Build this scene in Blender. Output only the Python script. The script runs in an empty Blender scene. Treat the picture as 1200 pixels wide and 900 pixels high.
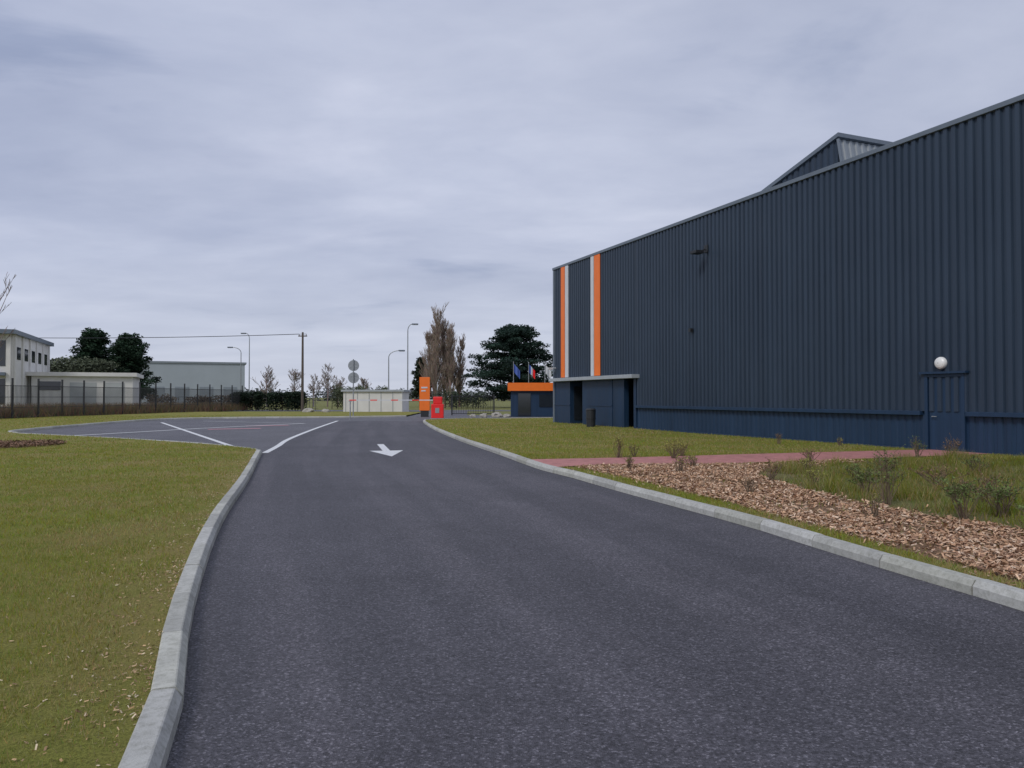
import bpy, math, random
import numpy as np
from mathutils import Vector, noise
from mathutils.geometry import delaunay_2d_cdt
random.seed(7); rng=np.random.default_rng(7)
scene=bpy.context.scene
scene.view_settings.view_transform='Standard'
try: scene.view_settings.look='None'
except Exception: pass
scene.view_settings.exposure=0

# ------------------------------------------------------------ helpers
class MB:
    def __init__(s): s.v=[];s.f=[];s.c=[];s.m=[]
    def add(s,vs,fs,col=(1,1,1),mat=0):
        b=len(s.v); s.v+= [tuple(p) for p in vs]; s.c+=[col]*len(vs)
        for f in fs: s.f.append(tuple(b+i for i in f)); s.m.append(mat)
    def box(s,x0,x1,y0,y1,z0,z1,F=None,col=(1,1,1),mat=0):
        ps=[(x0,y0,z0),(x1,y0,z0),(x1,y1,z0),(x0,y1,z0),(x0,y0,z1),(x1,y0,z1),(x1,y1,z1),(x0,y1,z1)]
        if F: ps=[F(*p) for p in ps]
        s.add(ps,[(3,2,1,0),(4,5,6,7),(0,1,5,4),(1,2,6,5),(2,3,7,6),(3,0,4,7)],col,mat)
    def tube(s,p0,p1,r0,r1,n=8,col=(1,1,1),mat=0,caps=True):
        p0=Vector(p0);p1=Vector(p1);d=(p1-p0)
        if d.length<1e-6:return
        d.normalize(); a=Vector((0,0,1)) if abs(d.z)<.9 else Vector((1,0,0))
        a=d.cross(a).normalized(); b=d.cross(a)
        vs=[];fs=[]
        for i in range(n):
            t=2*math.pi*i/n; vs.append(p0+(a*math.cos(t)+b*math.sin(t))*r0)
        for i in range(n):
            t=2*math.pi*i/n; vs.append(p1+(a*math.cos(t)+b*math.sin(t))*r1)
        for i in range(n): j=(i+1)%n; fs.append((i,j,n+j,n+i))
        if caps: fs.append(tuple(range(n-1,-1,-1))); fs.append(tuple(range(n,2*n)))
        s.add(vs,fs,col,mat)
    def obj(s,name,mats,parent=None,smooth=False,bevel=0):
        me=bpy.data.meshes.new(name); me.from_pydata(s.v,[],s.f)
        if not isinstance(mats,(list,tuple)): mats=[mats]
        for m in mats: me.materials.append(m)
        me.polygons.foreach_set('material_index',s.m)
        ca=me.color_attributes.new('Col','FLOAT_COLOR','POINT')
        arr=np.ones((len(s.v),4),dtype=np.float32); arr[:,:3]=np.array(s.c,dtype=np.float32)
        ca.data.foreach_set('color',arr.ravel())
        if smooth: me.polygons.foreach_set('use_smooth',[True]*len(me.polygons))
        me.update()
        o=bpy.data.objects.new(name,me); scene.collection.objects.link(o)
        if parent: o.parent=parent
        if bevel:
            bm=o.modifiers.new('b','BEVEL'); bm.width=bevel; bm.segments=2; bm.limit_method='ANGLE'
        return o
def empty(name,loc=(0,0,0)):
    e=bpy.data.objects.new(name,None); scene.collection.objects.link(e); return e
def np_obj(name,V,nper,C,mat,parent=None):
    N=len(V)//nper
    me=bpy.data.meshes.new(name)
    me.vertices.add(len(V)); me.vertices.foreach_set('co',V.astype(np.float32).ravel())
    me.loops.add(len(V)); me.loops.foreach_set('vertex_index',np.arange(len(V),dtype=np.int32))
    me.polygons.add(N); me.polygons.foreach_set('loop_start',np.arange(0,len(V),nper,dtype=np.int32))
    try: me.polygons.foreach_set('loop_total',np.full(N,nper,dtype=np.int32))
    except Exception: pass
    me.materials.append(mat); me.update(calc_edges=True)
    ca=me.color_attributes.new('Col','FLOAT_COLOR','POINT')
    arr=np.ones((len(V),4),dtype=np.float32); arr[:,:3]=C; ca.data.foreach_set('color',arr.ravel())
    o=bpy.data.objects.new(name,me); scene.collection.objects.link(o)
    if parent:o.parent=parent
    return o
def inpoly(x,y,poly):
    x=np.asarray(x);y=np.asarray(y); r=np.zeros(x.shape,bool); n=len(poly)
    for i in range(n):
        x0,y0=poly[i][:2];x1,y1=poly[(i+1)%n][:2]
        if y0==y1: continue
        c=((y0>y)!=(y1>y))&(x<(x1-x0)*(y-y0)/(y1-y0)+x0); r^=c
    return r
def dist_line(x,y,line):
    d=np.full(np.shape(x),1e9)
    for (x0,y0),(x1,y1) in zip(line[:-1],line[1:]):
        dx,dy=x1-x0,y1-y0; t=np.clip(((x-x0)*dx+(y-y0)*dy)/(dx*dx+dy*dy+1e-9),0,1)
        d=np.minimum(d,np.hypot(x-x0-t*dx,y-y0-t*dy))
    return d
def catmull(pts,n=8):
    out=[];P=[pts[0]]+list(pts)+[pts[-1]]
    for i in range(1,len(P)-2):
        p0,p1,p2,p3=[np.array(p,float) for p in P[i-1:i+3]]
        for k in range(n):
            t=k/n
            out.append(tuple(.5*((2*p1)+(-p0+p2)*t+(2*p0-5*p1+4*p2-p3)*t*t+(-p0+3*p1-3*p2+p3)*t**3)))
    out.append(tuple(pts[-1])); return out
def resample(pts,step):
    P=np.array(pts); seg=np.hypot(*np.diff(P,axis=0).T); L=np.concatenate([[0],np.cumsum(seg)])
    n=max(2,int(round(L[-1]/step))+1); a=np.linspace(0,L[-1],n)
    return list(zip(np.interp(a,L,P[:,0]),np.interp(a,L,P[:,1])))
def offset(pts,d):
    P=np.array(pts);T=np.gradient(P,axis=0);T/=np.linalg.norm(T,axis=1)[:,None]
    return [(p[0]-t[1]*d,p[1]+t[0]*d) for p,t in zip(P,T)]

# ------------------------------------------------------------ materials
def newmat(name):
    m=bpy.data.materials.new(name); m.use_nodes=True; nt=m.node_tree
    return m,nt,nt.nodes['Principled BSDF']
def N(nt,t,**k):
    n=nt.nodes.new(t)
    for a,b in k.items(): setattr(n,a,b)
    return n
def coords(nt): return N(nt,'ShaderNodeTexCoord').outputs['Object']
def noise_n(nt,vec,scale,detail=4,rough=.55,dist=0):
    n=N(nt,'ShaderNodeTexNoise'); n.inputs['Scale'].default_value=scale; n.inputs['Detail'].default_value=detail
    n.inputs['Roughness'].default_value=rough; n.inputs['Distortion'].default_value=dist
    nt.links.new(vec,n.inputs['Vector']); return n.outputs['Fac']
def ramp(nt,fac,stops):
    r=N(nt,'ShaderNodeValToRGB'); e=r.color_ramp.elements
    while len(e)<len(stops): e.new(.5)
    for el,(p,c) in zip(e,stops): el.position=p; el.color=(*c,1)
    nt.links.new(fac,r.inputs['Fac']); return r.outputs['Color']
def mix(nt,a,b,fac,mode='MIX'):
    m=N(nt,'ShaderNodeMix',data_type='RGBA',blend_type=mode)
    for s,v in ((m.inputs[0],fac),(m.inputs[6],a),(m.inputs[7],b)):
        if hasattr(v,'links') or hasattr(v,'is_output'): nt.links.new(v,s)
        elif isinstance(v,(int,float)): s.default_value=v
        else: s.default_value=(*v,1)
    return m.outputs[2]
def bump(nt,bs,h,strength=.3,dist=.01):
    b=N(nt,'ShaderNodeBump'); b.inputs['Strength'].default_value=strength; b.inputs['Distance'].default_value=dist
    nt.links.new(h,b.inputs['Height']); nt.links.new(b.outputs['Normal'],bs.inputs['Normal'])
def simple(name,col,rough=.6,metal=0,var=.15,scale=3,spec=.5,usecol=False,bmp=0,bscale=40,grime=0):
    m,nt,bs=newmat(name); v=coords(nt)
    f=noise_n(nt,v,scale,5)
    c=ramp(nt,f,[(.25,tuple(x*(1-var) for x in col)),(.75,tuple(min(1,x*(1+var)) for x in col))])
    if usecol:
        a=N(nt,'ShaderNodeAttribute',attribute_name='Col'); c=mix(nt,c,a.outputs['Color'],1.0,'MULTIPLY')
    if grime:
        g=noise_n(nt,v,22,6,.8); c=mix(nt,c,ramp(nt,g,[(.32,(1-grime,1-grime,1-grime*1.1)),(.55,(1,1,1))]),1.0,'MULTIPLY')
    nt.links.new(c,bs.inputs['Base Color']); bs.inputs['Roughness'].default_value=rough
    bs.inputs['Metallic'].default_value=metal; bs.inputs['Specular IOR Level'].default_value=spec
    if bmp: bump(nt,bs,noise_n(nt,v,bscale,4),bmp)
    return m
def cladding(name,col,rough=.4,spec=.4):
    m,nt,bs=newmat(name); v=coords(nt)
    mp=N(nt,'ShaderNodeMapping'); mp.inputs['Scale'].default_value=(1.6,1.6,.06); nt.links.new(v,mp.inputs[0])
    s=noise_n(nt,mp.outputs[0],2.0,5,.7); b=noise_n(nt,v,.25,3)
    c=ramp(nt,s,[(.3,tuple(x*.82 for x in col)),(.7,tuple(x*1.2 for x in col))])
    c=mix(nt,c,ramp(nt,b,[(.3,(.88,.9,.92)),(.7,(1.12,1.1,1.08))]),1.0,'MULTIPLY')
    nt.links.new(c,bs.inputs['Base Color']); bs.inputs['Specular IOR Level'].default_value=spec
    r=ramp(nt,s,[(.3,(rough-.06,)*3),(.7,(rough+.12,)*3)]); nt.links.new(r,bs.inputs['Roughness'])
    return m
def attrmat(name,rough=.8,transl=0,spec=.2):
    m,nt,bs=newmat(name); a=N(nt,'ShaderNodeAttribute',attribute_name='Col')
    nt.links.new(a.outputs['Color'],bs.inputs['Base Color']); bs.inputs['Roughness'].default_value=rough
    bs.inputs['Specular IOR Level'].default_value=spec
    if transl:
        t=N(nt,'ShaderNodeBsdfTranslucent'); nt.links.new(a.outputs['Color'],t.inputs['Color'])
        mx=N(nt,'ShaderNodeMixShader'); mx.inputs[0].default_value=transl
        nt.links.new(bs.outputs[0],mx.inputs[1]); nt.links.new(t.outputs[0],mx.inputs[2])
        nt.links.new(mx.outputs[0],nt.nodes['Material Output'].inputs['Surface'])
    return m
def asphalt(name,base,uv=False,spk=.5):
    m,nt,bs=newmat(name); v=coords(nt)
    big=noise_n(nt,v,.35,5,.6); mid=noise_n(nt,v,28,6,.8); pat=noise_n(nt,v,2.2,5,.65)
    c=ramp(nt,big,[(.3,tuple(x*.84 for x in base)),(.7,tuple(x*1.18 for x in base))])
    c=mix(nt,c,ramp(nt,pat,[(.3,(.9,.9,.9)),(.7,(1.1,1.1,1.1))]),1.0,'MULTIPLY')
    c=mix(nt,c,ramp(nt,mid,[(.32,(.5,.5,.5)),(.68,(1.5,1.5,1.5))]),1.0,'MULTIPLY')
    vo=N(nt,'ShaderNodeTexVoronoi'); vo.inputs['Scale'].default_value=95; nt.links.new(v,vo.inputs['Vector'])
    bw=N(nt,'ShaderNodeSeparateColor'); nt.links.new(vo.outputs['Color'],bw.inputs[0])
    sp=ramp(nt,bw.outputs[0],[(0,(.4,.4,.4)),(.6,(1,1,1)),(.84,(1.15,1.15,1.15)),(1,(2.7,2.7,2.6))])
    c=mix(nt,c,sp,spk,'MULTIPLY')
    if uv:
        u=N(nt,'ShaderNodeUVMap'); u.uv_map='UVMap'
        mp=N(nt,'ShaderNodeMapping'); mp.inputs['Scale'].default_value=(7,.05,1); mp.inputs['Location'].default_value=(.8,0,0)
        nt.links.new(u.outputs[0],mp.inputs[0])
        st=noise_n(nt,mp.outputs[0],1.0,4,.55)
        c=mix(nt,c,ramp(nt,st,[(.32,(.82,.82,.83)),(.48,(.98,.98,.98)),(.62,(1.28,1.26,1.24))]),1.0,'MULTIPLY')
    nt.links.new(c,bs.inputs['Base Color']); bs.inputs['Roughness'].default_value=.68
    bs.inputs['Specular IOR Level'].default_value=.45
    bump(nt,bs,vo.outputs['Distance'],.7,.008)
    return m
def grassground(name,g1,g2,dry,bias=.5):
    m,nt,bs=newmat(name); v=coords(nt)
    a=noise_n(nt,v,.5,6,.65); b=noise_n(nt,v,9,6,.75); d=noise_n(nt,v,60,4,.8)
    c=ramp(nt,b,[(.3,g1),(.65,g2)])
    c=mix(nt,c,dry,ramp(nt,a,[(bias-.08,(0,0,0)),(bias+.2,(.85,.85,.85))]))
    c=mix(nt,c,ramp(nt,d,[(.3,(.5,.5,.5)),(.7,(1.4,1.4,1.4))]),1.0,'MULTIPLY')
    nt.links.new(c,bs.inputs['Base Color']); bs.inputs['Roughness'].default_value=.95
    bs.inputs['Specular IOR Level'].default_value=.1
    bump(nt,bs,d,.8,.03); return m

M_road=asphalt('asphalt_new',(.072,.069,.082),uv=True,spk=.85)
M_park=asphalt('asphalt_parking',(.110,.108,.122),spk=.7)
M_grass=grassground('grass_ground',(.16,.18,.034),(.24,.25,.055),(.30,.24,.09),.46)
M_far=grassground('far_ground',(.15,.17,.05),(.21,.22,.07),(.23,.20,.12))
M_mulch=grassground('mulch_soil',(.17,.10,.06),(.34,.22,.14),(.28,.19,.12))
M_weed=grassground('weed_soil',(.12,.14,.04),(.2,.21,.07),(.24,.19,.11))
M_blade=attrmat('grass_blade',.7,.4)
M_chip=attrmat('wood_chip',.9)
M_leaf=attrmat('foliage',.7,.12)
M_bark=attrmat('bark',.95)
M_kerb=simple('kerb_concrete',(.45,.45,.42),.9,var=.14,scale=5,usecol=True,bmp=.35,bscale=120,grime=.35)
M_paint=simple('road_paint',(.74,.75,.76),.6,var=.14,scale=18,grime=.35)
M_paintr=simple('road_paint_red',(.55,.25,.28),.7,var=.35,scale=9)
M_path=simple('red_path',(.46,.20,.185),.85,var=.25,scale=4,bmp=.3,bscale=90,grime=.3)
M_clad=cladding('blue_cladding',(.027,.044,.072),.42,.4)
M_clad2=cladding('blue_cladding_lower',(.014,.037,.080),.42,.4)
M_cap=simple('grey_flashing',(.13,.16,.20),.45,var=.1)
M_capl=simple('light_flashing',(.36,.39,.42),.45,var=.1)
M_roofl=simple('light_grey_cladding',(.22,.25,.28),.5,var=.08)
M_orange=simple('orange_panel',(.88,.18,.015),.45,var=.06)
M_white=simple('white_panel',(.60,.62,.65),.5,var=.06)
M_red=simple('red_paint',(.82,.02,.02),.4,var=.08)
M_dark=simple('dark_metal',(.02,.022,.026),.5,var=.2)
M_galv=simple('galvanised_steel',(.33,.35,.36),.45,.5,var=.12,scale=6)
M_glass=simple('dark_glass',(.02,.025,.032),.08,var=.1,spec=.8)
M_wall=simple('white_render',(.66,.65,.62),.9,var=.08,scale=1.2)
M_wallg=simple('grey_render',(.40,.42,.42),.9,var=.1,scale=.8)
M_ware=simple('pale_cladding',(.34,.38,.41),.7,var=.06,scale=.3)
M_lamp=simple('opal_diffuser',(.8,.8,.78),.35,var=.02)
M_stone=simple('pale_stone',(.36,.34,.30),.9,var=.25,scale=4,bmp=.5,bscale=20)
M_wood=simple('weathered_pole',(.10,.08,.065),.9,var=.2,scale=6)
M_fblue=simple('flag_blue',(.08,.14,.45),.7,var=.1)

# ------------------------------------------------------------ curves (metres)
Lk=[(-.6,-8),(-.7,-4),(-.85,-1),(-1.05,1.2),(-1.465,3.2),(-2.036,4.7),(-2.478,5.89),(-3.164,7.89),(-3.877,10.2),(-5.06,14.4),(-6.2,18.2),(-7.0,20.9)]
Lk=resample(catmull(Lk),.25)
Lf=resample(catmull([(-7.0,20.9),(-7.6,22.0),(-10.3,24.6),(-14.7,27.7),(-18.8,30.2),(-21.2,31.8),(-22.3,33.6),(-23.0,37),(-23.6,41.1),(-24.3,47),(-24.2,51.2),(-22.5,54.3),(-19.2,55.9),(-13.7,57.2),(-8.5,60)]),.25)
Rk=[(4.7,-8),(4.6,-3),(4.45,0),(4.3,2.2),(4.1,4.0),(3.82,5.57),(3.52,6.68),(3.2,7.98),(2.88,9.31),(2.44,10.66),(1.76,12.8),(1.118,15.0),(.571,16.6),(-.485,21.2),(-1.85,26.9),(-3.52,34.9),(-4.9,42.5),(-5.75,48.2),(-5.6,50.1),(-4.6,51.2),(-2.5,52.6),(2,54),(9,56.5)]
Rk=resample(catmull(Rk),.25)

def hgt(x,y): return .095+.010*np.sin(.5*x+1)*np.cos(.42*y)+.008*np.sin(1.1*x+.7*y)
def kerb(name,line,side,zt=.125,w=.15):
    mb=MB(); P=resample(line,1.0)
    Pa=np.array(P); T=np.gradient(Pa,axis=0);T/=np.linalg.norm(T,axis=1)[:,None]; Nn=np.stack([-T[:,1],T[:,0]],1)*side
    prof=[(0,-.03),(0,zt*.6),(.006,zt*.66),(.032,zt*.97),(.04,zt),(w-.01,zt),(w,zt-.01),(w,-.03)]
    for i in range(len(P)-1):
        a,b=Pa[i],Pa[i+1]; g=(b-a)/np.linalg.norm(b-a)*.006; dz=random.uniform(-.003,.003); do=random.uniform(-.004,.004)
        k=random.uniform(.84,1.10)
        vs=[(a[0]+g[0]+Nn[i][0]*(o+do),a[1]+g[1]+Nn[i][1]*(o+do),z+dz) for o,z in prof]+[(b[0]-g[0]+Nn[i+1][0]*(o+do),b[1]-g[1]+Nn[i+1][1]*(o+do),z+dz) for o,z in prof]
        n=len(prof); fs=[(j,j+1,n+j+1,n+j) for j in range(n-1)]+[tuple(range(n-1,-1,-1)),tuple(range(n,2*n))]
        if side<0: fs=[tuple(reversed(f)) for f in fs]
        mb.add(vs,fs,(k,k,k*random.uniform(.95,1.02)))
    for i in range(len(P)-1):
        a,b=Pa[i],Pa[i+1]
        q=[(o,z) for o,z in [(.014,-.03),(.014,zt*.5),(.05,zt-.018),(w-.016,zt-.018),(w-.016,-.03)]]
        vs=[(a[0]+Nn[i][0]*o,a[1]+Nn[i][1]*o,z) for o,z in q]+[(b[0]+Nn[i+1][0]*o,b[1]+Nn[i+1][1]*o,z) for o,z in q]
        mb.add(vs,[(j,j+1,5+j+1,5+j) for j in range(4)],(.25,.25,.24))
    return mb.obj(name,M_kerb)
kerb('kerb',Lk,1); kerb('kerb',Rk,-1)
iC=next(i for i,p in enumerate(Lf) if p[0]<-20.5)
kerb('kerb',Lf[:iC+1],1,zt=.102); kerb('kerb',Lf[iC:],1)

def cdt_mesh(name,loops,outer,step,mats,matfn,hf,dz=0):
    pts=[];edges=[]
    for L in loops:
        b=len(pts); pts+=[Vector((p[0],p[1])) for p in L]
        edges+=[(b+i,b+(i+1)%len(L)) for i in range(len(L))]
    O=np.array(outer); x0,y0=O.min(0);x1,y1=O.max(0)
    gx,gy=np.meshgrid(np.arange(x0,x1,step),np.arange(y0,y1,step)); gx=gx.ravel()+rng.uniform(-.1,.1,gx.size)*step; gy=gy.ravel()+rng.uniform(-.1,.1,gy.size)*step
    k=inpoly(gx,gy,outer); pts+=[Vector((a,b)) for a,b in zip(gx[k],gy[k])]
    v,e,f,_,_,_=delaunay_2d_cdt(pts,edges,[],0,1e-4)
    V=[(p.x,p.y,float(hf(p.x,p.y))+dz) for p in v]
    cx=np.array([sum(V[i][0] for i in t)/len(t) for t in f]); cy=np.array([sum(V[i][1] for i in t)/len(t) for t in f])
    keep=inpoly(cx,cy,outer); mi=matfn(cx,cy)
    F=[];MI=[]
    for t,k,m in zip(f,keep,mi):
        if k:
            F.append(tuple(t)); MI.append(int(m))
    me=bpy.data.meshes.new(name); me.from_pydata(V,[],F)
    for m in mats: me.materials.append(m)
    me.polygons.foreach_set('material_index',MI); me.polygons.foreach_set('use_smooth',[True]*len(F)); me.update()
    o=bpy.data.objects.new(name,me); scene.collection.objects.link(o); return o

def sheet(name,poly,z,mat):
    mb=MB(); mb.add([(x,y,z) for x,y in poly],[tuple(range(len(poly)))]); return mb.obj(name,mat)
sheet('ground',[(-1500,-300),(1500,-300),(1500,2500),(-1500,2500)],-.012,M_far)
sheet('parking_lot',[(-26,-12),(30,-12),(30,66),(-4,66),(-5,84),(-12,84),(-10.5,63),(-26,63)],0,M_park)
sheet('street',[(-260,84.05),(200,84.05),(200,92),(-260,92)],-.004,M_park)
Lline=resample(list(Lk)+catmull([(-7.09,21.8),(-8.3,28.0),(-9.8,37.0),(-11.5,49.5),(-11.6,52)])[1:],.5)
n=110
Ra=np.array([p for p in Rk if p[1]<=50.0 and not(p[0]>-5.6 and p[1]>49)]); Ra=Ra[np.argsort(Ra[:,1])]
La=np.array(Lline); ys=np.linspace(-8,49.5,n); m=8
V=[];UV=[]
for y in ys:
    xl=np.interp(y,La[:,1],La[:,0]); xr=np.interp(y,Ra[:,1],Ra[:,0])
    for j in range(m+1):
        t=j/m; V.append((xl*(1-t)+xr*t,y,.004)); UV.append((t*1.0,y))
F=[(i*(m+1)+j,i*(m+1)+j+1,(i+1)*(m+1)+j+1,(i+1)*(m+1)+j) for i in range(n-1) for j in range(m)]
me=bpy.data.meshes.new('road'); me.from_pydata(V,[],F); me.materials.append(M_road)
uvl=me.uv_layers.new(name='UVMap')
for p in me.polygons:
    for li in p.loop_indices: uvl.data[li].uv=UV[me.loops[li].vertex_index]
o=bpy.data.objects.new('road',me); scene.collection.objects.link(o)

LkO=offset(Lk,.145); LfO=offset(Lf,.145); RkO=offset(Rk,-.145)
outL=resample(LkO+LfO[3:],.5)+[(-9,76),(-75,76),(-75,-10),(-8,-10),(-1,-9)]
cdt_mesh('grass_verge',[outL],outL,.9,[M_grass],lambda x,y:np.zeros(len(x)),hgt)
outR=resample(RkO,.5)+[(30,56),(30,-9)]
mulch=[(4.3,5.0),(4.05,6.4),(3.65,8.27),(3.05,10.8),(2.05,13.97),(1.35,15.9),(1.9,16.25),(3.3,16.5),(5.2,16.75),(8.0,17.7),(8.2,17.2),(5.6,15.9),(4.7,14.4),(4.7,11.9),(5.2,9.84),(5.75,8.2),(6.3,6.2),(6.5,4.5)]
weed=[(6.5,4.5),(6.3,6.2),(5.75,8.2),(5.2,9.84),(4.7,11.9),(4.7,14.4),(5.6,15.9),(8.2,17.2),(11.3,18.7),(14,14),(17,7),(17,4.5)]
pathp=[(.88,15.75),(1.9,16.3),(4.82,16.85),(8.2,17.9),(11.6,19.15),(12.6,19.5),(11.9,21.15),(8.1,20.1),(4.32,18.9),(2,18.1),(.36,17.75)]
def mfn(x,y): return np.where(inpoly(x,y,mulch),1,np.where(inpoly(x,y,weed),2,0))
cdt_mesh('grass_verge',[outR,resample(mulch+[mulch[0]],.4)[:-1]],outR,.8,[M_grass,M_mulch,M_weed],mfn,hgt)
pp=[(p[0],p[1]) for p in pathp]
cdt_mesh('red_path',[pp],pp,.4,[M_path],lambda x,y:np.zeros(len(x)),hgt,.018)

def stripe(name,line,w,z=.009,mat=M_paint,parent=None):
    P=resample(line,.5); a=offset(P,w/2);b=offset(P,-w/2); mb=MB()
    for i in range(len(P)-1): mb.add([(*a[i],z),(*b[i],z),(*b[i+1],z),(*a[i+1],z)],[(0,1,2,3)])
    return mb.obj(name,mat,parent)
pm=empty('road_marking')
stripe('edge_line',catmull([(-7.05,21.3),(-7.6,24.2),(-8.49,28.5),(-9.95,37.8),(-11.66,49.9)]),.18,.009,parent=pm)
stripe('bay_line_1',[(-21.9,46.6),(-8.35,22.9)],.18,parent=pm)
stripe('bay_line_2',[(-18.2,30.3),(-17.0,34.0),(-15.8,38),(-14.2,41.5),(-12.5,45)],.26,.0105,parent=pm)
stripe('bay_line_4',[(-12.5,45),(-20.5,49.5)],.14,.0085,parent=pm)
stripe('bay_symbol_1',[(-15.0,36.8),(-12.8,38.0)],.6,.0088,M_paintr,pm)
stripe('bay_symbol_2',[(-14.6,41.0),(-12.6,42.1)],.6,.0088,M_paintr,pm)
mb=MB(); tip=np.array((-3.22,20.0)); tail=np.array((-4.45,25.2)); d=(tip-tail)/np.linalg.norm(tip-tail); q=np.array((-d[1],d[0]))
L=np.linalg.norm(tip-tail); nk=tail+d*(L-2.2)
A=lambda c,o:(*(c+q*o),.010)
mb.add([A(tail,-.11),A(tail,.11),A(nk,.11),A(nk,-.11)],[(0,1,2,3)])
mb.add([A(nk-d*.05,.5),A(nk+d*.002,.11),A(nk+d*.002,-.11),A(nk-d*.05,-.5),A(tip,0)],[(0,1,2,3,4)])
mb.obj('arrow_marking',M_paint)

# ------------------------------------------------------------ scatter
def scatter(n,x0,x1,y0,y1,poly):
    x=rng.uniform(x0,x1,n);y=rng.uniform(y0,y1,n);k=inpoly(x,y,poly);return x[k],y[k]
def infov(x,y,mar=1.5): return (np.abs(x)<.70*np.maximum(y,0)+mar)&(y>1.0)
def snoise(x,y,s,o=0):
    return np.array([noise.noise(Vector((a*s+o,b*s,o))) for a,b in zip(x,y)])
def blades(x,y,h,w,C,z0=None):
    n=len(x); a=rng.uniform(0,2*np.pi,n); lean=rng.uniform(.1,.9,n)*h; la=rng.uniform(0,2*np.pi,n)
    z=hgt(x,y) if z0 is None else z0
    dx,dy=np.cos(a)*w/2,np.sin(a)*w/2
    V=np.zeros((n,3,3)); V[:,0]=np.stack([x-dx,y-dy,z-.004],1);V[:,1]=np.stack([x+dx,y+dy,z-.004],1)
    V[:,2]=np.stack([x+np.cos(la)*lean,y+np.sin(la)*lean,z+h],1)
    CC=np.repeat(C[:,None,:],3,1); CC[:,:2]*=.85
    return V.reshape(-1,3),CC.reshape(-1,3)
def gcol(n,dryp=.2,patch=None):
    g=np.stack([rng.uniform(.21,.36,n),rng.uniform(.25,.37,n),rng.uniform(.032,.075,n)],1)
    dr=np.stack([rng.uniform(.42,.6,n),rng.uniform(.35,.5,n),rng.uniform(.13,.23,n)],1)
    p=dryp if patch is None else np.clip(dryp+patch,0.02,.95)
    k=rng.uniform(0,1,n)<p; g[k]=dr[k]
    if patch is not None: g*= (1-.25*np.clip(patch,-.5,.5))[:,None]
    return g
VV=[];CC=[]
for (y0,y1,dens,h,w) in [(1.5,4.5,5200,.030,.0042),(4.5,8,2600,.034,.006),(8,14,1000,.038,.010),(14,24,320,.042,.018),(24,60,50,.05,.035)]:
    x1=-.5; x0=-.72*y1-1
    nn=int(dens*(x1-x0)*(y1-y0)); x,y=scatter(nn,x0,x1,y0,y1,outL)
    k=infov(x,y,.6); x,y=x[k],y[k]
    d=dist_line(x,y,LkO[::4]); sn=snoise(x,y,.8) ; s2=snoise(x,y,3.0,5)
    keep=(rng.uniform(0,1,len(x))<np.clip((d-.02+.35*s2)/.55,.14,1)*np.clip(.85+1.1*s2,.2,1)); x,y,d,sn,s2=x[keep],y[keep],d[keep],sn[keep],s2[keep]
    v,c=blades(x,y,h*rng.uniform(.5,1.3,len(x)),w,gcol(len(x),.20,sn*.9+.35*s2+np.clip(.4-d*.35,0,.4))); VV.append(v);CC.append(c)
for (x0,x1,y0,y1,dens,h,w) in [(0,14,8,20,500,.05,.012),(-3,14,16,30,220,.045,.02),(-6,10,30,52,60,.05,.035),(2,6,3,14,1500,.045,.008)]:
    x,y=scatter(int(dens*(x1-x0)*(y1-y0)),x0,x1,y0,y1,outR); k=infov(x,y)&~inpoly(x,y,pathp)&~inpoly(x,y,weed)&(~inpoly(x,y,mulch)|(rng.uniform(0,1,len(x))<.05)); x,y=x[k],y[k]
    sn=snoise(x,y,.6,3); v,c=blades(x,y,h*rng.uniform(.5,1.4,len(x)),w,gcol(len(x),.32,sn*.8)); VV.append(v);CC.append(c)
np_obj('grass',np.concatenate(VV),3,np.concatenate(CC),M_blade)
x,y=scatter(130000,4,17,4.5,19,weed); k=infov(x,y); x,y=x[k],y[k]; sn=snoise(x,y,1.3,9); s3=snoise(x,y,.5,4); k=rng.uniform(0,1,len(x))<np.clip(.5+1.6*sn,.1,1); x,y,sn,s3=x[k],y[k],sn[k],s3[k]
c=gcol(len(x),.32,s3*.9-sn*.3)*.8
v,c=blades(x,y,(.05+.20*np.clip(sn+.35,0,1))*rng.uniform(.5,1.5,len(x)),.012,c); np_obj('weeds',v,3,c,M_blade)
def chips(name,x,y,smin,smax,pal,zr=.02):
    n=len(x); L=rng.uniform(smin,smax,n); W=L*rng.uniform(.2,.5,n)
    a=rng.uniform(0,2*np.pi,n); t=rng.normal(0,.35,n); r=rng.normal(0,.35,n)
    ax=np.stack([np.cos(a)*np.cos(t),np.sin(a)*np.cos(t),np.sin(t)],1)
    bx=np.stack([-np.sin(a)*np.cos(r),np.cos(a)*np.cos(r),np.sin(r)],1)
    c0=np.stack([x,y,hgt(x,y)+.004+rng.uniform(0,1,n)*zr],1)
    sk=rng.uniform(.5,1,n)
    V=np.stack([c0-ax*L[:,None]/2-bx*W[:,None]/2,c0+ax*L[:,None]/2-bx*(W*sk)[:,None]/2,c0+ax*L[:,None]/2+bx*W[:,None]/2,c0-ax*L[:,None]/2+bx*(W*sk)[:,None]/2],1)
    P=np.array(pal); C=P[rng.integers(0,len(P),n)]*rng.uniform(.7,1.25,n)[:,None]
    np_obj(name,V.reshape(-1,3),4,np.repeat(C,4,0),M_chip)
pal=[(.56,.35,.22),(.46,.28,.17),(.62,.43,.29),(.36,.21,.13),(.54,.34,.21),(.66,.50,.37),(.26,.15,.10)]
x,y=scatter(200000,1,9,4,18,mulch); sn=snoise(x,y,1.1,2); k=infov(x,y)&(rng.uniform(0,1,len(x))<np.clip(.75+1.4*sn,.15,1)); x,y=x[k],y[k]
x2,y2=x[::8]+rng.normal(0,.3,len(x[::8])),y[::8]+rng.normal(0,.3,len(x[::8])); k=inpoly(x2,y2,outR)&~inpoly(x2,y2,pathp)
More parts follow.
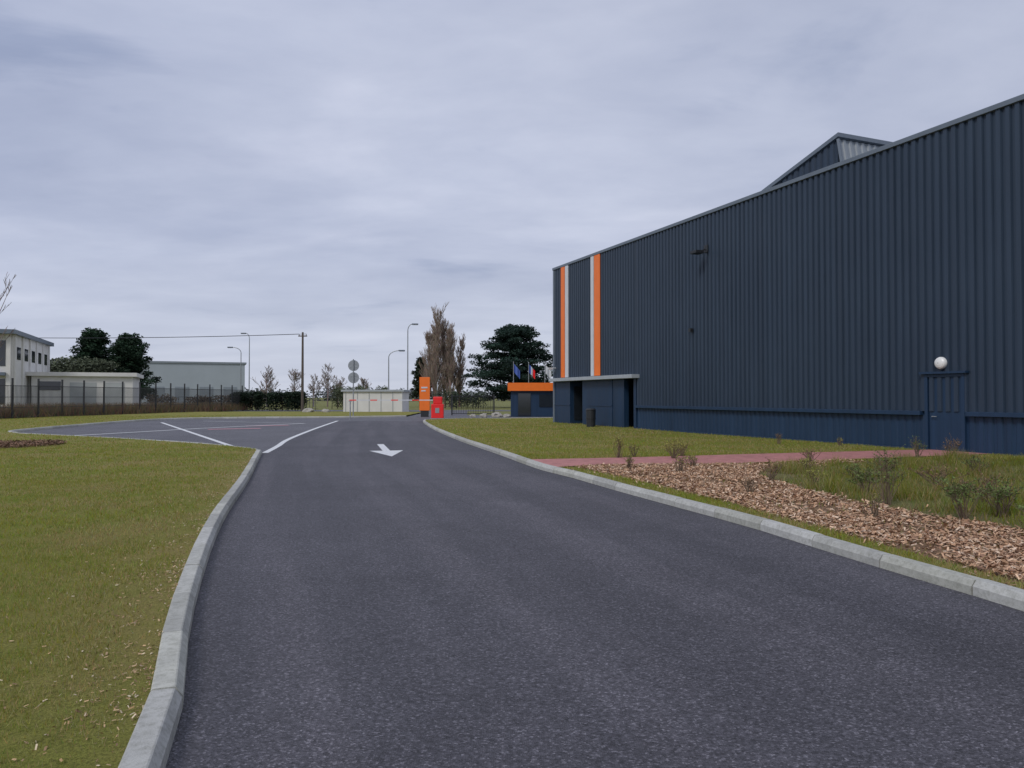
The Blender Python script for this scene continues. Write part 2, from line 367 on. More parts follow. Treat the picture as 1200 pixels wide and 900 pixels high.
chips('wood_chips',np.concatenate([x,x2[k]]),np.concatenate([y,y2[k]]),.025,.075,pal,.035)
x,y=scatter(420000,-12,-.5,1.5,22,outL); d=dist_line(x,y,LkO[::4]); s2=snoise(x,y,2.0,5); s4=snoise(x,y,7.0,2); k=infov(x,y,.5)&(rng.uniform(0,1,len(x))<np.exp(-(d/.30)**1.1)*np.clip(.6+1.2*s2+1.0*s4,.05,1)+.0015); x,y=x[k],y[k]
chips('leaf_litter',x,y,.006,.026,[(.50,.34,.19),(.38,.25,.13),(.58,.48,.34),(.26,.17,.10),(.48,.34,.2)],.014)
a=rng.uniform(0,2*np.pi,5000); r=np.sqrt(rng.uniform(0,1,5000))*1.5
chips('mulch_ring',-15.6+np.cos(a)*r,23.2+np.sin(a)*r,.04,.1,[(.20,.12,.08),(.3,.18,.12),(.12,.08,.05)],.1)

# ------------------------------------------------------------ plants
def shrub(name,x,y,h,r,leaf,seed,nst=14,nl=260,ls=.03,stem=(.16,.12,.085)):
    R=random.Random(seed); z=float(hgt(x,y)); e=empty(name); mb=MB(); lf=MB()
    for i in range(nst):
        a=R.uniform(0,6.28); k=R.uniform(.1,1); p=Vector((x+R.uniform(-.05,.05),y+R.uniform(-.05,.05),z-.02))
        top=Vector((x+math.cos(a)*r*k,y+math.sin(a)*r*k,z+h*R.uniform(.6,1.05)*(1-.3*k)))
        midp=p.lerp(top,.5)+Vector((R.uniform(-.06,.06),R.uniform(-.06,.06),.04))
        mb.tube(p,midp,.007,.005,4,stem,caps=False); mb.tube(midp,top,.005,.002,4,stem,caps=False)
        tw=[(p,midp),(midp,top)]
        for j in range(4):
            b=midp.lerp(top,R.random()); c=b+Vector((R.uniform(-1,1),R.uniform(-1,1),R.uniform(.2,1))).normalized()*h*.22
            mb.tube(b,c,.003,.0015,3,stem,caps=False); tw.append((b,c))
        for j in range(nl//nst):
            s,t=R.choice(tw[1:]); c=s.lerp(t,R.uniform(.2,1)); dv=Vector((R.uniform(-1,1),R.uniform(-1,1),R.uniform(-.3,1))).normalized(); sd=dv.cross(Vector((R.uniform(-1,1),R.uniform(-1,1),R.uniform(-1,1)))).normalized()
            l=ls*R.uniform(.6,1.4); f=R.uniform(.6,1.4)
            lf.add([c,c+dv*l*.5+sd*l*.3,c+dv*l,c+dv*l*.5-sd*l*.3],[(0,1,2,3)],tuple(q*f for q in leaf))
    mb.obj('stems',M_bark,e); lf.obj('leaves',M_leaf,e)
G1=(.14,.19,.06);G2=(.34,.34,.09);G3=(.27,.17,.10)
for i,(x,y,h,r,lc,nl) in enumerate([(2.62,18.3,.62,.16,G2,260),(3.05,18.7,.42,.14,G2,160),(3.95,18.2,.55,.4,G2,520),(4.3,18.9,.4,.25,G2,200),
    (5.2,10.4,.8,.3,G1,400),(5.45,9.0,.62,.42,G1,800),(6.1,9.3,.5,.4,G1,700),(10.0,18.4,.55,.25,G1,200),(10.9,18.5,.55,.3,G3,160),(6.9,17.2,.35,.3,G3,160),
    (10.0,22.8,.3,.12,G2,60),(8.4,23.5,.4,.12,G3,60),(7.2,12.6,.4,.5,G3,300),(6.2,13.4,.35,.4,G1,320),(4.6,13.3,.4,.25,G3,120),(6.7,10.5,.45,.4,G3,240),(3.3,14.7,.4,.15,G2,80),(9,14.5,.4,.4,G1,300),
    (5.9,8.1,.45,.45,G1,700),(6.6,8.6,.5,.45,G2,600),(5.5,11.6,.4,.35,G1,500),(4.5,9.3,.3,.12,G2,50),(3.7,11.6,.3,.12,G3,50),(7.6,15.2,.35,.4,G1,300),(6.0,15.2,.35,.3,G2,240),(8.3,11.2,.5,.5,G1,600),
    (5.6,7.4,.4,.3,G2,400),(7.4,9.9,.45,.5,G2,600),(5.1,12.6,.3,.3,G2,260),(2.4,15.4,.3,.15,G2,80),(3.9,16.1,.3,.2,G2,120)]):
    shrub('shrub',x,y,h,r,lc,100+i,nst=12+int(r*20),nl=nl)

def leafcloud(name,clumps,n,size,base,mat,parent,seed,jag=.35,flat=1.0):
    g=np.random.default_rng(seed); C=np.array(clumps); wgt=C[:,3]*C[:,4]*C[:,5]; wgt=wgt**.67; idx=g.choice(len(C),n,p=wgt/wgt.sum())
    d=g.normal(0,1,(n,3)); d/=np.linalg.norm(d,axis=1)[:,None]; rr=g.uniform(0,1,n)**.45*(1+g.normal(0,.12,n)*jag)
    P=C[idx,:3]+d*rr[:,None]*C[idx,3:6]
    a=g.normal(0,1,(n,3)); a[:,2]*=.5*flat; a/=np.linalg.norm(a,axis=1)[:,None]; b=g.normal(0,1,(n,3)); b=np.cross(a,b); b/=np.linalg.norm(b,axis=1)[:,None]
    s=size*g.uniform(.5,1.4,n)[:,None]
    V=np.stack([P-a*s,P+b*s*.45,P+a*s,P-b*s*.45],1)
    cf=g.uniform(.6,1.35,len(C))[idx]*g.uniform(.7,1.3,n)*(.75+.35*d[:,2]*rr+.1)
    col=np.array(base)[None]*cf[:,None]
    return np_obj(name,V.reshape(-1,3),4,np.repeat(col,4,0),mat,parent)
def cedar(name,x,y,H,R,seed):
    r=random.Random(seed); e=empty(name); mb=MB(); cl=[]
    mb.tube((x,y,-.1),(x,y,H*.5),.45,.28,8,(.07,.05,.04)); mb.tube((x,y,H*.5),(x+.3,y,H*.95),.28,.05,8,(.07,.05,.04))
    NB=62
    for i in range(NB):
        t=(i+.5)/NB; z=H*(.12+.86*t); a=i*2.4+r.uniform(-.4,.4); rad=R*(1-t**2.6)**.6*r.uniform(.55,1.18)*(.85 if t<.12 else 1)+.4
        tipp=(x+math.cos(a)*rad,y+math.sin(a)*rad,z+rad*.14*r.uniform(-.4,1.4))
        mb.tube((x,y,z-.3),tipp,.12*(1-t)+.03,.02,5,(.06,.045,.035),caps=False)
        for k in range(4):
            f=.3+.7*k/3; s=r.uniform(.75,1.35)*(R*.19)
            cl.append((x+(tipp[0]-x)*f+r.uniform(-.5,.5),y+(tipp[1]-y)*f+r.uniform(-.5,.5),z+(tipp[2]-z)*f+r.uniform(-.1,.35),s*1.15,s*1.15,s*.4))
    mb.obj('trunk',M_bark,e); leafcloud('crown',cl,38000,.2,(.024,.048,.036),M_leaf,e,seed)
def conifer(name,x,y,H,R,seed,base=(.020,.044,.022),n=20000,pw=.6,fat=.24):
    r=random.Random(seed); e=empty(name); mb=MB(); cl=[]
    mb.tube((x,y,-.1),(x,y,H*.9),.28,.04,7,(.08,.06,.045))
    for i in range(60):
        t=i/60; z=H*(.16+.77*t); a=i*2.4; rad=R*(1-t)**pw*r.uniform(.45,1.15)
        tp=(x+math.cos(a)*rad,y+math.sin(a)*rad,z+.25); mb.tube((x,y,z-.2),tp,.05,.015,4,(.06,.05,.04),caps=False)
        for k in (.5,1.0):
            s=R*fat*r.uniform(.65,1.25); cl.append((x+(tp[0]-x)*k,y+(tp[1]-y)*k,tp[2],s,s,s*.7))
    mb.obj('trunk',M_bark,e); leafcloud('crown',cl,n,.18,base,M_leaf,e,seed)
def bare(name,x,y,H,spread,seed,up=.55,r0=.16,col=(.13,.10,.085),lv=4,nb=(4,6),tw=.012,z0=-.05,first=.25,m0=3):
    r=random.Random(seed); mb=MB(); e=empty(name)
    def br(p,d,L,rad,l):
        seg=3
        pts=[p]
        for s in range(seg):
            j=.35 if l==0 else 1
            d=(d+Vector((r.uniform(-.12,.12)*j,r.uniform(-.12,.12)*j,r.uniform(0,.10)))).normalized(); pts.append(pts[-1]+d*L/seg)
        for s in range(seg):
            ra=rad*(1-.75*s/seg); rb=rad*(1-.75*(s+1)/seg); mb.tube(pts[s],pts[s+1],max(ra,tw),max(rb,tw*.7),6 if l==0 else 3,tuple(c*r.uniform(.85,1.15) for c in col),caps=False)
        if l>=lv: return
        for k in range(r.randint(*nb)*(m0 if l==0 else 1)):
            t=r.uniform(first if l==0 else .2,1.0); q=t*seg; i=min(seg-1,int(q)); b=pts[i].lerp(pts[i+1],q-i)
            a=r.uniform(0,6.28); nd=(d*up+Vector((math.cos(a),math.sin(a),0))*(1-up)*1.0+Vector((0,0,.22))).normalized()
            br(b,nd,L*(spread if l==0 else .55)*r.uniform(.6,1.1)*(1.15-.6*t if l==0 else 1),rad*.42*(1-.4*t),l+1)
    br(Vector((x,y,z0)),Vector((0,0,1)),H,r0,0)
    mb.obj('branches',M_bark,e)
cedar('cedar_tree',.45,112,12.2,6.2,3)
conifer('conifer_tree',-56.2,100,10.9,3.6,11,pw=.42,fat=.25); conifer('conifer_tree',-51.0,99,10.2,3.5,12,pw=.42,fat=.25); conifer('conifer_tree',-15.3,125,8.4,2.0,14,(.03,.045,.025),8000)
for i,(dx,dy,H) in enumerate([(-12.0,0,14.6),(-10.8,2.2,13.2),(-9.7,.5,12.0),(-13.3,1.5,11.4),(-12.7,3.5,12.6),(-8.5,2.5,10.2),(-10.2,4,12.4)]):
    bare('poplar_tree',dx,118+dy,H*.92,.30,30+i,up=.70,r0=.18,col=(.27,.21,.17),lv=3,nb=(8,9),tw=.018,first=.05,m0=5)
for i,(x,y,H) in enumerate([(-39.5,120,7),(-35,120,6.5),(-30.2,122,6.6),(-33,124,5.5),(-27.5,118,5),(-24,121,5)]):
    bare('bare_tree',x,y,H*.8,.45,50+i,up=.5,r0=.12,col=(.24,.20,.18),lv=3,nb=(5,7),tw=.022)
bare('young_tree',-16.2,23.2,5.5,.34,71,up=.6,r0=.06,col=(.18,.14,.12),lv=3,nb=(3,4),tw=.007,z0=.05)
def hedge(name,x0,x1,y0,y1,zt,n,base,seed,size=.12,rough=.25,rx=.7):
    e=empty(name);g=random.Random(seed);cl=[]
    L=max(x1-x0,.5);k=int(L/ .8)+2
    for i in range(k*3):
        cx=g.uniform(x0,x1);cy=g.uniform(y0,y1);h=zt*g.uniform(1-rough,1.02)
        cl.append((cx,cy,h*.5,rx,rx*.85,h*.5)); cl.append((cx,cy,h*.82,rx,rx*.85,h*.18))
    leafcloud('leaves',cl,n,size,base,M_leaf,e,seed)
    mb=MB()
    for i in range(k):
        cx=x0+(x1-x0)*i/(k-1); mb.tube((cx,(y0+y1)/2,-.05),(cx,(y0+y1)/2,zt*.7),.05,.02,4,(.06,.045,.035))
    mb.obj('stems',M_bark,e)
hedge('hedge',-32.5,-24.8,87,89,2.3,12000,(.016,.03,.016),5,rough=.08)
hedge('hedge',-61,-51.5,95.5,97,6.8,26000,(.12,.14,.09),6,size=.2,rx=1.4)
hedge('hedge',-24.5,-17,100,103,3.3,6000,(.10,.12,.07),8)
hedge('hedge',-46,-31.5,91,94,2.0,6000,(.13,.10,.07),9)
hedge('hedge',-11,-4,104,107,2.6,3500,(.04,.06,.035),10)
n=34000; t=rng.uniform(0,1,n); x=-37.6+5.4*t+rng.normal(0,.8,n)-.6; y=46+42*t+rng.normal(0,.5,n)
c=np.stack([rng.uniform(.16,.30,n),rng.uniform(.12,.22,n),rng.uniform(.07,.13,n)],1)
v,c=blades(x,y,rng.uniform(.3,1.25,n)*(1.0-.2*t),.05,c); np_obj('dry_brambles',v,3,c,M_blade)
cl=[];g=random.Random(4)
for i in range(420):
    X=g.uniform(-340,300); cl.append((X,300+g.uniform(-25,25),2.2,6,5,3.0*g.uniform(.5,1.3)))
e=empty('distant_tree_line'); leafcloud('foliage',cl,26000,.8,(.12,.13,.135),M_leaf,e,4)

# ------------------------------------------------------------ warehouse
Cx,Cy=2.52,44.0; ux,uy=.381,-.9246; ix,iy=.9246,.381
def W(s,d,z): return (Cx+ux*s+ix*d,Cy+uy*s+iy*d,z)
wb=empty('warehouse_building'); H=9.13; SL=46; DEP=45
def ribs(name,s0,s1,z0,z1,d,mat,pitch=.25,dep=.06,ztop=None,F=W):
    mb=MB(); s=s0; P=[]
    while s<s1-1e-6:
        for a,o in ((0,0),(.30,0),(.42,-dep),(.88,-dep)):
            q=s+a*pitch
            if q<s1: P.append((q,d+o))
        s+=pitch
    P.append((s1,d))
    vs=[];fs=[]
    for (a,o) in P: vs+=[F(a,o,z0),F(a,o,z1 if ztop is None else ztop(a))]
    for i in range(len(P)-1): fs.append((2*i,2*i+1,2*i+3,2*i+2))
    mb.add(vs,fs); return mb.obj(name,mat,wb)
ribs('upper_cladding',9.05,SL,1.2,H,0,M_clad); ribs('corner_cladding',.12,9.05,2.62,H,0,M_clad)
ribs('plinth_cladding',9.05,24.5,.12,1.1,.03,M_clad2,dep=.035); ribs('plinth_cladding_2',25.72,SL,.12,1.1,.03,M_clad2,dep=.035)
core=MB()
core.box(.1,2.1,.06,DEP,0,H-.1,W); core.box(2.1,4.2,1.3,DEP,0,2.7,W); core.box(4.2,6.8,.06,DEP,0,2.7,W); core.box(6.8,8.8,1.3,DEP,0,2.7,W)
core.box(2.1,8.8,.06,DEP,2.701,H-.1,W); core.box(8.8,SL,.06,DEP,0,H-.1,W)
core.obj('walls',M_clad2,wb)
t=MB()
t.box(-.06,.12,-.09,.1,0,H-.05,W); t.box(-.1,SL,-.11,.25,H-.04,H+.1,W)
t.obj('edge_trim',M_cap,wb,bevel=.01)
t=MB(); t.box(9.05,24.42,-.16,.05,1.08,1.2,W); t.box(25.8,SL,-.16,.05,1.08,1.2,W); t.box(9.05,24.42,-.05,.05,.0,.12,W); t.box(25.8,SL,-.05,.05,0,.12,W)
t.obj('plinth_ledge',M_clad2,wb,bevel=.008)
t=MB(); t.box(.1,9.3,-.45,.05,2.5,2.68,W); t.obj('entrance_canopy',M_capl,wb,bevel=.01)
t=MB(); t.box(.14,2.08,-.04,.055,.02,2.5,W); t.box(4.22,6.78,-.04,.055,.02,2.5,W); t.box(8.82,9.04,-.04,.055,.02,2.5,W)
t.box(.14,2.08,-.07,-.042,1.12,1.2,W);t.box(4.22,6.78,-.07,-.042,1.12,1.2,W)
t.box(3.55,4.2,-.03,.25,.0,2.5,W); t.box(6.8,7.9,-.02,.25,0,2.5,W)
t.obj('entrance_panels',M_clad2,wb)
def doors(s0,s1,nm):
    g=MB(); g.box(s0+.05,s1-.05,1.22,1.26,.05,2.3,W); g.obj(nm+'_glass',M_glass,wb)
    f=MB()
    for q in (s0,(s0+s1)/2-.03,s1-.06): f.box(q+.002,q+.06,1.16,1.215,.02,2.45,W)
    f.box(s0+.06,s1-.06,1.165,1.212,2.3,2.44,W); f.box(s0+.06,s1-.06,1.165,1.212,1.0,1.06,W); f.obj(nm+'_frame',M_dark,wb)
doors(2.1,4.2,'door_a'); doors(6.8,8.8,'door_b')
t=MB(); t.box(2.103,2.13,.2,1.1,.3,2.2,W); t.obj('side_glazing',M_glass,wb)
for nm,a,b,mt in (('orange_stripe_1',1.02,1.5,M_orange),('white_stripe_1',1.56,1.95,M_white),('white_stripe_2',4.62,4.94,M_white),('orange_stripe_2',5.0,5.62,M_orange)):
    t=MB(); t.box(a,b,-.095,-.062,2.72,H-.05,W); t.obj(nm,mt,wb)
t=MB(); t.box(24.62,25.6,-.02,.05,.05,2.15,W); t.box(24.5,24.6,-.07,.055,.0,2.24,W); t.box(25.62,25.72,-.07,.055,0,2.24,W); t.box(24.602,25.618,-.07,.055,2.16,2.24,W)
t.obj('service_door',M_clad2,wb,bevel=.005)
t=MB(); t.box(24.4,25.82,-.16,.05,2.25,2.31,W); t.obj('door_hood',M_clad2,wb)
t=MB(); t.tube(W(24.75,-.03,1.05),W(24.75,-.09,1.05),.015,.015,8); t.tube(W(24.75,-.09,1.05),W(24.9,-.09,1.05),.012,.012,8); t.obj('door_handle',M_galv,wb)
mb=MB(); c=Vector(W(25.05,-.062,2.55)); nrm=Vector((-ix,-iy,0))
rings=[(.17,.0),(.17,.05),(.155,.09),(.12,.12),(.065,.14),(.01,.147)]
for (r0,o0),(r1,o1) in zip(rings[:-1],rings[1:]): mb.tube(c+nrm*o0,c+nrm*o1,r0,r1,24,caps=False)
mb.obj('wall_lamp',M_lamp,wb,smooth=True)
t=MB(); t.box(14.35,14.75,-.75,-.35,7.45,7.57,W); t.tube(W(14.5,-.03,7.7),W(14.5,-.4,7.58),.025,.025,6); t.box(14.4,14.65,-.11,-.06,7.55,7.85,W); t.obj('floodlight',M_dark,wb,bevel=.01)
t=MB(); t.box(13.45,13.6,-.2,-.06,4.35,4.5,W); t.obj('sensor_box',M_dark,wb)
t=MB(); t.tube(W(.3,-.04,3.3),W(.3,-.4,3.3),.03,.03,6); t.box(.18,.42,-.6,-.3,3.2,3.32,W); t.obj('security_camera',M_white,wb)
t=MB(); t.box(0,SL,.25,DEP,H-.099,H-.02,W); t.obj('flat_roof',M_cap,wb)
sb=4.0; s_pk=17.55
zt=lambda s: 11.82-.27*(s_pk-s)
def W4(s,d,z): return W(s,d+sb,z)
ribs('sawtooth_side',7.8,s_pk,H-.02,H,0,M_clad,pitch=.33,ztop=zt,F=W4)
mb=MB()
def strip(a,b):
    P=[];d=a
    while d<b:
        for q,o in ((0,0),(.42,0),(.54,.05),(.88,.05)): P.append((d+q*.33,o))
        d+=.33
    vs=[];fs=[]
    for d,o in P: vs+=[W(s_pk+.45+o,d,H-.02),W(s_pk-.02+o,d,11.8)]
    for i in range(len(P)-1): fs.append((2*i,2*i+2,2*i+3,2*i+1))
    mb.add(vs,fs)
strip(sb+.05,sb+30); mb.obj('sawtooth_face',M_roofl,wb)
mb=MB()
a,b,dz0,dz1,d0,d1=7.6,s_pk+.12,.0,.16,-.14,30
vs=[W4(a,d0,zt(a)+dz0),W4(b,d0,zt(b)+dz0),W4(b,d1,zt(b)+dz0),W4(a,d1,zt(a)+dz0),W4(a,d0,zt(a)+dz1),W4(b,d0,zt(b)+dz1),W4(b,d1,zt(b)+dz1),W4(a,d1,zt(a)+dz1)]
mb.add(vs,[(3,2,1,0),(4,5,6,7),(0,1,5,4),(1,2,6,5),(2,3,7,6),(3,0,4,7)])
mb.tube(W4(s_pk+.06,-.07,11.77),W4(s_pk+.52,-.07,H),.07,.07,4)
mb.obj('sawtooth_roof',M_cap,wb)
t=MB(); bx=W(6.3,-1.0,0)
t.tube((bx[0],bx[1],.05),(bx[0],bx[1],.95),.22,.25,14); t.tube((bx[0],bx[1],.95),(bx[0],bx[1],1.02),.28,.2,14); t.tube((bx[0],bx[1],.5),(bx[0],bx[1],.56),.262,.262,14); t.obj('litter_bin',M_dark)

# ------------------------------------------------------------ annex with orange fascia
an=empty('annex_building')
t=MB(); t.box(-.1,11,60.3,66,0,2.1); t.obj('walls',M_clad2,an)
t=MB(); t.box(-.35,11.2,60.0,66.2,2.1,2.75); t.obj('orange_fascia',M_orange,an)
t=MB(); t.box(.5,1.5,60.24,60.298,.1,1.9); t.box(2.2,3.4,60.24,60.298,.8,1.8); t.obj('windows',M_glass,an)
for i,(X,Y,c1,c2,c3) in enumerate([(0.15,75,M_fblue,M_fblue,M_fblue),(1.7,76,M_fblue,M_white,M_red),(3.4,77,M_white,M_white,M_white)]):
    e=empty('flag_pole'); t=MB(); t.tube((X,Y,0),(X,Y,5.1),.05,.03,8); t.tube((X,Y,5.1),(X,Y,5.16),.06,.02,8); t.obj('pole',M_galv,e)
    t=MB()
    for k in range(9):
        a=k/9;b=(k+1)/9
        f=lambda q,zz:(X+.05+q*.6,Y+.12*math.sin(q*9+i),zz-.7*q)
        t.add([f(a,4.1),f(b,4.1),f(b,4.95),f(a,4.95)],[(0,1,2,3)],mat=k//3)
    t.obj('flag',[c1,c2,c3],e,smooth=True)

# ------------------------------------------------------------ barrier, totem, signs
bb=empty('boom_barrier'); X,Y=-5.15,51.6
t=MB(); t.box(X-.42,X+.42,Y-.22,Y+.22,.14,1.12); t.obj('cabinet',M_red,bb,bevel=.03)
t=MB(); t.box(X-.48,X+.48,Y-.28,Y+.28,.08,.14); t.box(X-.14,X+.14,Y-.241,Y-.222,.5,.85); t.obj('base_plate',M_galv,bb)
t=MB(); t.box(X-.3,X+.33,Y-.18,Y+.18,1.122,1.62); t.obj('head',M_red,bb,bevel=.05)
t=MB()
for k in range(12):
    a=X-.3-k*.48
    t.box(a-.479,a,Y-.24,Y-.19,1.35,1.42,mat=1 if k%3==2 else 0)
t.obj('boom',[M_white,M_red],bb)
t=MB(); t.tube((X-6,Y-.215,0),(X-6,Y-.215,1.34),.04,.04,8); t.box(X-6.1,X-5.9,Y-.26,Y-.18,1.28,1.345); t.obj('fork_post',M_galv,bb)
tt=empty('totem_sign'); t=MB(); t.box(-7.45,-6.62,60,60.25,.5,3.2); t.obj('panel',M_orange,tt,bevel=.02)
t=MB(); t.box(-7.35,-6.72,60.04,60.2,.0,.5); t.obj('foot',M_dark,tt)
t=MB(); t.box(-7.3,-6.8,59.98,59.998,2.3,2.42); t.box(-7.3,-6.95,59.98,59.998,2.05,2.15); t.obj('lettering',M_white,tt)
sg=empty('traffic_sign'); X,Y=-12.35,58
t=MB(); t.tube((X,Y,0),(X,Y,4.55),.045,.045,8); t.obj('post',M_galv,sg)
t=MB()
for z in (4.05,3.1):
    t.tube((X,Y+.06,z),(X,Y+.09,z),.43,.43,24); t.box(X-.3,X+.3,Y+.045,Y+.062,z-.16,z-.12); t.box(X-.3,X+.3,Y+.045,Y+.062,z+.12,z+.16)
t.obj('discs',M_galv,sg)
def lamp(name,X,Y,Hh,arm,dirx,curved=True):
    e=empty(name); t=MB(); t.tube((X,Y,0),(X,Y,1.0),.11,.11,8); t.tube((X,Y,1.0),(X,Y,Hh-.8),.085,.06,8)
    p=Vector((X,Y,Hh-.8)); K=7
    for k in range(1,K+1):
        a=k/K*math.pi/2; q=Vector((X+dirx*arm*(1-math.cos(a)),Y,Hh-.8+.8*math.sin(a))); t.tube(p,q,.055,.05,6,caps=False); p=q
    t.obj('post',M_galv,e)
    t=MB(); t.box(min(p.x,p.x+dirx*.75),max(p.x,p.x+dirx*.75),Y-.16,Y+.16,Hh-.07,Hh+.09); t.obj('head',M_cap,e,bevel=.03)
    t=MB(); t.box(min(p.x+dirx*.1,p.x+dirx*.7),max(p.x+dirx*.1,p.x+dirx*.7),Y-.12,Y+.12,Hh-.1,Hh-.071); t.obj('lens',M_lamp,e)
lamp('street_lamp',-14.9,90,7.2,1.2,1); lamp('street_lamp',-12.6,90,10.4,.5,1); lamp('street_lamp',-38.8,110,11.0,.5,-1); lamp('street_lamp',-39.3,108,8.8,1.2,-1)
up=empty('utility_pole'); X,Y=-23.9,85
t=MB(); t.tube((X,Y,-.1),(X,Y,9.0),.17,.11,8); t.box(X-.5,X+.5,Y-.06,Y+.06,8.5,8.62)
for q in (-.4,0,.4): t.tube((X+q,Y,8.62),(X+q,Y,8.8),.04,.03,6)
t.obj('pole',M_wood,up)
t=MB()
for q,(ex,ey) in ((-.4,(-95,95)),(.4,(-95,96))):
    p=Vector((X+q,Y,8.8))
    for k in range(1,25):
        u=k/24; z=8.8+1.4*u-1.2*4*u*(1-u)*.6; r_=Vector((X+q+(ex-X)*u,Y+(ey-Y)*u,z)); t.tube(p,r_,.02,.02,4,caps=False); p=r_
t.obj('cables',M_dark,up)
e=empty('utility_pole'); t=MB(); t.tube((-95,95.5,-.1),(-95,95.5,10.3),.17,.11,8); t.box(-95.5,-94.5,95.44,95.56,10.0,10.12); t.obj('pole',M_wood,e)

fe=empty('metal_fence'); t=MB(); A=Vector((-36.4,44,0));B=Vector((-31.7,88,0)); A0=A+(A-B)*.25; Lf_=(B-A0).length; dv=(B-A0).normalized()
s=0
while s<Lf_:
    p=A0+dv*s; t.box(p.x-.05,p.x+.05,p.y-.05,p.y+.05,0,2.95); s+=2.5
B2=Vector((-23,88.5,0))
t.obj('posts',M_dark,fe)
t=MB(); s=.1
while s<Lf_:
    p=A0+dv*s; t.box(p.x-.009,p.x+.009,p.y-.009,p.y+.009,.1,2.45); s+=.12
for z in (.15,.85,1.6,2.4):
    t.tube(A0+Vector((0,0,z)),B+Vector((0,0,z)),.018,.018,4)
t.obj('panels',M_dark,fe)
t=MB(); s=0; d2=(B2-B).normalized(); L2=(B2-B).length
while s<L2:
    p=B+d2*s; t.box(p.x-.02,p.x+.02,p.y-.02,p.y+.02,0,1.7); s+=.35
for z in (.2,.9,1.65): t.tube(B+Vector((0,0,z)),B2+Vector((0,0,z)),.02,.02,4)
t.obj('end_panels',M_dark,fe)

# ------------------------------------------------------------ background buildings
def frame(ox,oy):
    return lambda s,d,z:(ox-ix*s+(-ux)*d, oy-iy*s+(-uy)*d, z)
F1=frame(-46.9,70)
hb=empty('white_house')
t=MB(); t.box(0,20,0,18,0,7.5,F1); t.obj('walls',M_wall,hb)
t=MB(); t.box(-.35,20.3,-.9,18.3,7.5,7.9,F1); t.box(.5,20.2,-.7,-.005,3.6,3.9,F1); t.obj('roof',M_cap,hb)
t=MB()
for s in range(0,5):
    for z in (.9,4.5): t.box(.6+s*3.8,3.9+s*3.8,-.04,-.002,z,z+2.4,F1)
for d in range(0,5):
    t.box(-.04,-.002,1.5+d*3.3,3.0+d*3.3,5.2,6.4,F1)
t.obj('windows',M_glass,hb)
t=MB()
for s in range(0,6): t.box(.15+s*3.8,.5+s*3.8,-.3,-.003,0,7.5,F1)
for d in range(0,6): t.box(-.15,-.003,.2+d*3.3,.5+d*3.3,0,7.5,F1)
t.obj('columns',M_wall,hb)
F2=frame(-40.2,79); lb=empty('low_building')
t=MB(); t.box(0,9.2,0,9,0,3.75,F2); t.obj('walls',M_wall,lb)
t=MB(); t.box(-.4,9.6,-.4,9.3,3.75,4.15,F2); t.obj('roof',M_wall,lb)
t=MB(); t.box(6.6,8.6,-.05,-.002,2.3,3.2,F2); t.obj('openings',M_glass,lb)
t=MB(); t.box(3.4,5.8,-.05,-.002,.1,3.1,F2); t.box(.8,2.6,-.05,-.002,.1,3.1,F2); t.obj('garage_doors',M_wallg,lb)
F3=frame(-53.8,150); wh=empty('distant_warehouse')
t=MB(); t.box(0,19,0,35,0,8.2,F3); t.obj('walls',M_ware,wh)
t=MB(); t.box(-.3,19.3,-.2,35,8.2,8.55,F3); t.obj('roof_edge',M_roofl,wh)
t=MB()
for k in range(4): t.box(1.5+k*4.4,4+k*4.4,-.07,-.002,.2,3.6,F3)
t.obj('dock_doors',M_roofl,wh)
ww=empty('white_outbuilding')
t=MB(); t.box(-17.2,-11.2,76,81,0,2.15); t.obj('walls',M_wall,ww)
t=MB(); t.box(-17.4,-11.0,75.8,81.2,2.15,2.35); t.obj('roof',M_capl,ww)
t=MB()
for k in range(5): t.box(-17.0+k*1.2,-16.93+k*1.2,75.96,75.998,0,2.1)
t.obj('panel_joints',M_wallg,ww)
ge=empty('entrance_gate'); t=MB()
for k in range(24): t.tube((-5.2+k*.15,66,.1),(-5.2+k*.15,66,1.7),.015,.015,4)
t.box(-5.3,-1.6,65.97,66.03,1.65,1.72);t.box(-5.3,-1.6,65.97,66.03,.1,.16); t.box(-5.38,-5.26,65.94,66.06,0,1.85); t.box(-1.66,-1.54,65.94,66.06,0,1.85); t.obj('bars',M_dark,ge)
for i,(X,Y,r) in enumerate([(-2.2,58.3,.32),(-1.2,58.8,.4),(-.4,58.2,.3),(-3.1,59,.25),(-20.5,75,.5),(-18.6,74.6,.4)]):
    bpy.ops.mesh.primitive_ico_sphere_add(subdivisions=3,radius=r,location=(X,Y,r*.3)); o=bpy.context.object; o.name='boulder'
    for vtx in o.data.vertices:
        k=1+.35*noise.noise(vtx.co*(2.2/r)*.8+Vector((i*7,0,0))); vtx.co*=k; vtx.co.z*=.7
    o.data.materials.append(M_stone)

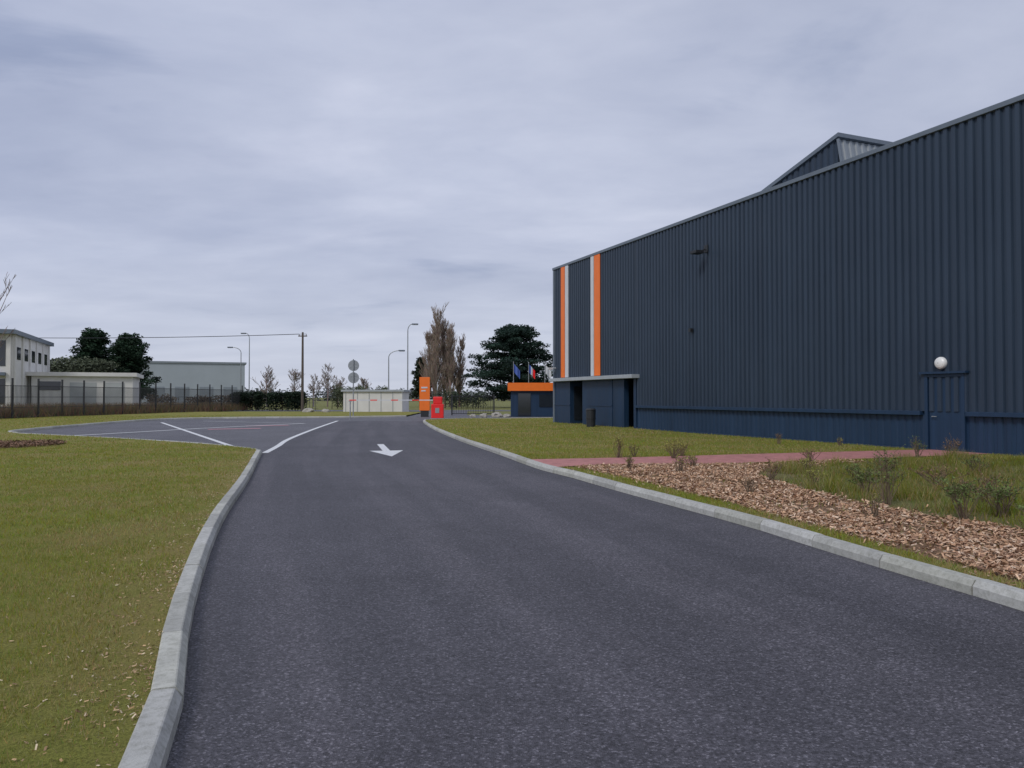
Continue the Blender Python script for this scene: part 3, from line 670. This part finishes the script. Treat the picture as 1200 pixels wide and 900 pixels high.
# ------------------------------------------------------------ world & sun
w=bpy.data.worlds.new('World'); scene.world=w; w.use_nodes=True; nt=w.node_tree; bg=nt.nodes['Background']
sky=N(nt,'ShaderNodeTexSky',sky_type='NISHITA'); sky.sun_disc=False; sky.sun_elevation=math.radians(42); sky.sun_rotation=math.radians(215)
tc=N(nt,'ShaderNodeTexCoord'); sp=N(nt,'ShaderNodeSeparateXYZ'); nt.links.new(tc.outputs['Generated'],sp.inputs[0])
def math_n(op,a,b):
    n_=N(nt,'ShaderNodeMath',operation=op)
    for i,v in enumerate((a,b)):
        if isinstance(v,(int,float)): n_.inputs[i].default_value=v
        else: nt.links.new(v,n_.inputs[i])
    return n_.outputs[0]
zc=math_n('MAXIMUM',sp.outputs[2],0.0); zz=math_n('ADD',zc,.12)
cb=N(nt,'ShaderNodeCombineXYZ'); nt.links.new(math_n('DIVIDE',sp.outputs[0],zz),cb.inputs[0]); nt.links.new(math_n('DIVIDE',sp.outputs[1],zz),cb.inputs[1])
mp=N(nt,'ShaderNodeMapping'); mp.inputs['Location'].default_value=(5.3,2.2,0); mp.inputs['Scale'].default_value=(.55,.8,1); nt.links.new(cb.outputs[0],mp.inputs[0])
f1=noise_n(nt,mp.outputs[0],.9,4,.5,.3); f2=noise_n(nt,mp.outputs[0],1.9,7,.54,.3); f3=noise_n(nt,mp.outputs[0],5.0,6,.58,.2)
big=ramp(nt,f1,[(.32,(4.3,4.75,6.2)),(.68,(6.1,6.5,7.9))])
dk=ramp(nt,f2,[(.32,(.70,.74,.81)),(.42,(.92,.93,.95)),(.56,(1.0,1.0,1.0)),(.72,(1.14,1.12,1.09))])
wisp=ramp(nt,f3,[(.3,(.94,.95,.965)),(.7,(1.05,1.05,1.04))])
c=mix(nt,big,dk,1.0,'MULTIPLY'); c=mix(nt,c,wisp,1.0,'MULTIPLY')
side=ramp(nt,math_n('ADD',math_n('MULTIPLY',sp.outputs[0],.5),.5),[(.2,(.94,.95,.98)),(.8,(1.10,1.08,1.05))])
c=mix(nt,c,side,1.0,'MULTIPLY')
hz=ramp(nt,zc,[(0,(.75,.75,.75)),(.2,(0,0,0))])
c=mix(nt,c,(6.3,6.65,7.7),hz)
c=mix(nt,c,sky.outputs[0],.05)
nt.links.new(c,bg.inputs['Color']); bg.inputs['Strength'].default_value=.1
sl=bpy.data.lights.new('sun','SUN'); sl.energy=1.5; sl.angle=math.radians(15); sl.color=(1,.96,.9)
so=bpy.data.objects.new('sun',sl); scene.collection.objects.link(so)
so.rotation_euler=(math.radians(48),0,math.radians(-35))

cd=bpy.data.cameras.new('camera'); cam=bpy.data.objects.new('camera',cd); scene.collection.objects.link(cam)
cd.sensor_width=36; cd.lens=26.2; cd.clip_end=4000; cd.clip_start=.05
cam.location=(0,0,1.6); cam.rotation_euler=(math.radians(91.0),0,0); scene.camera=cam
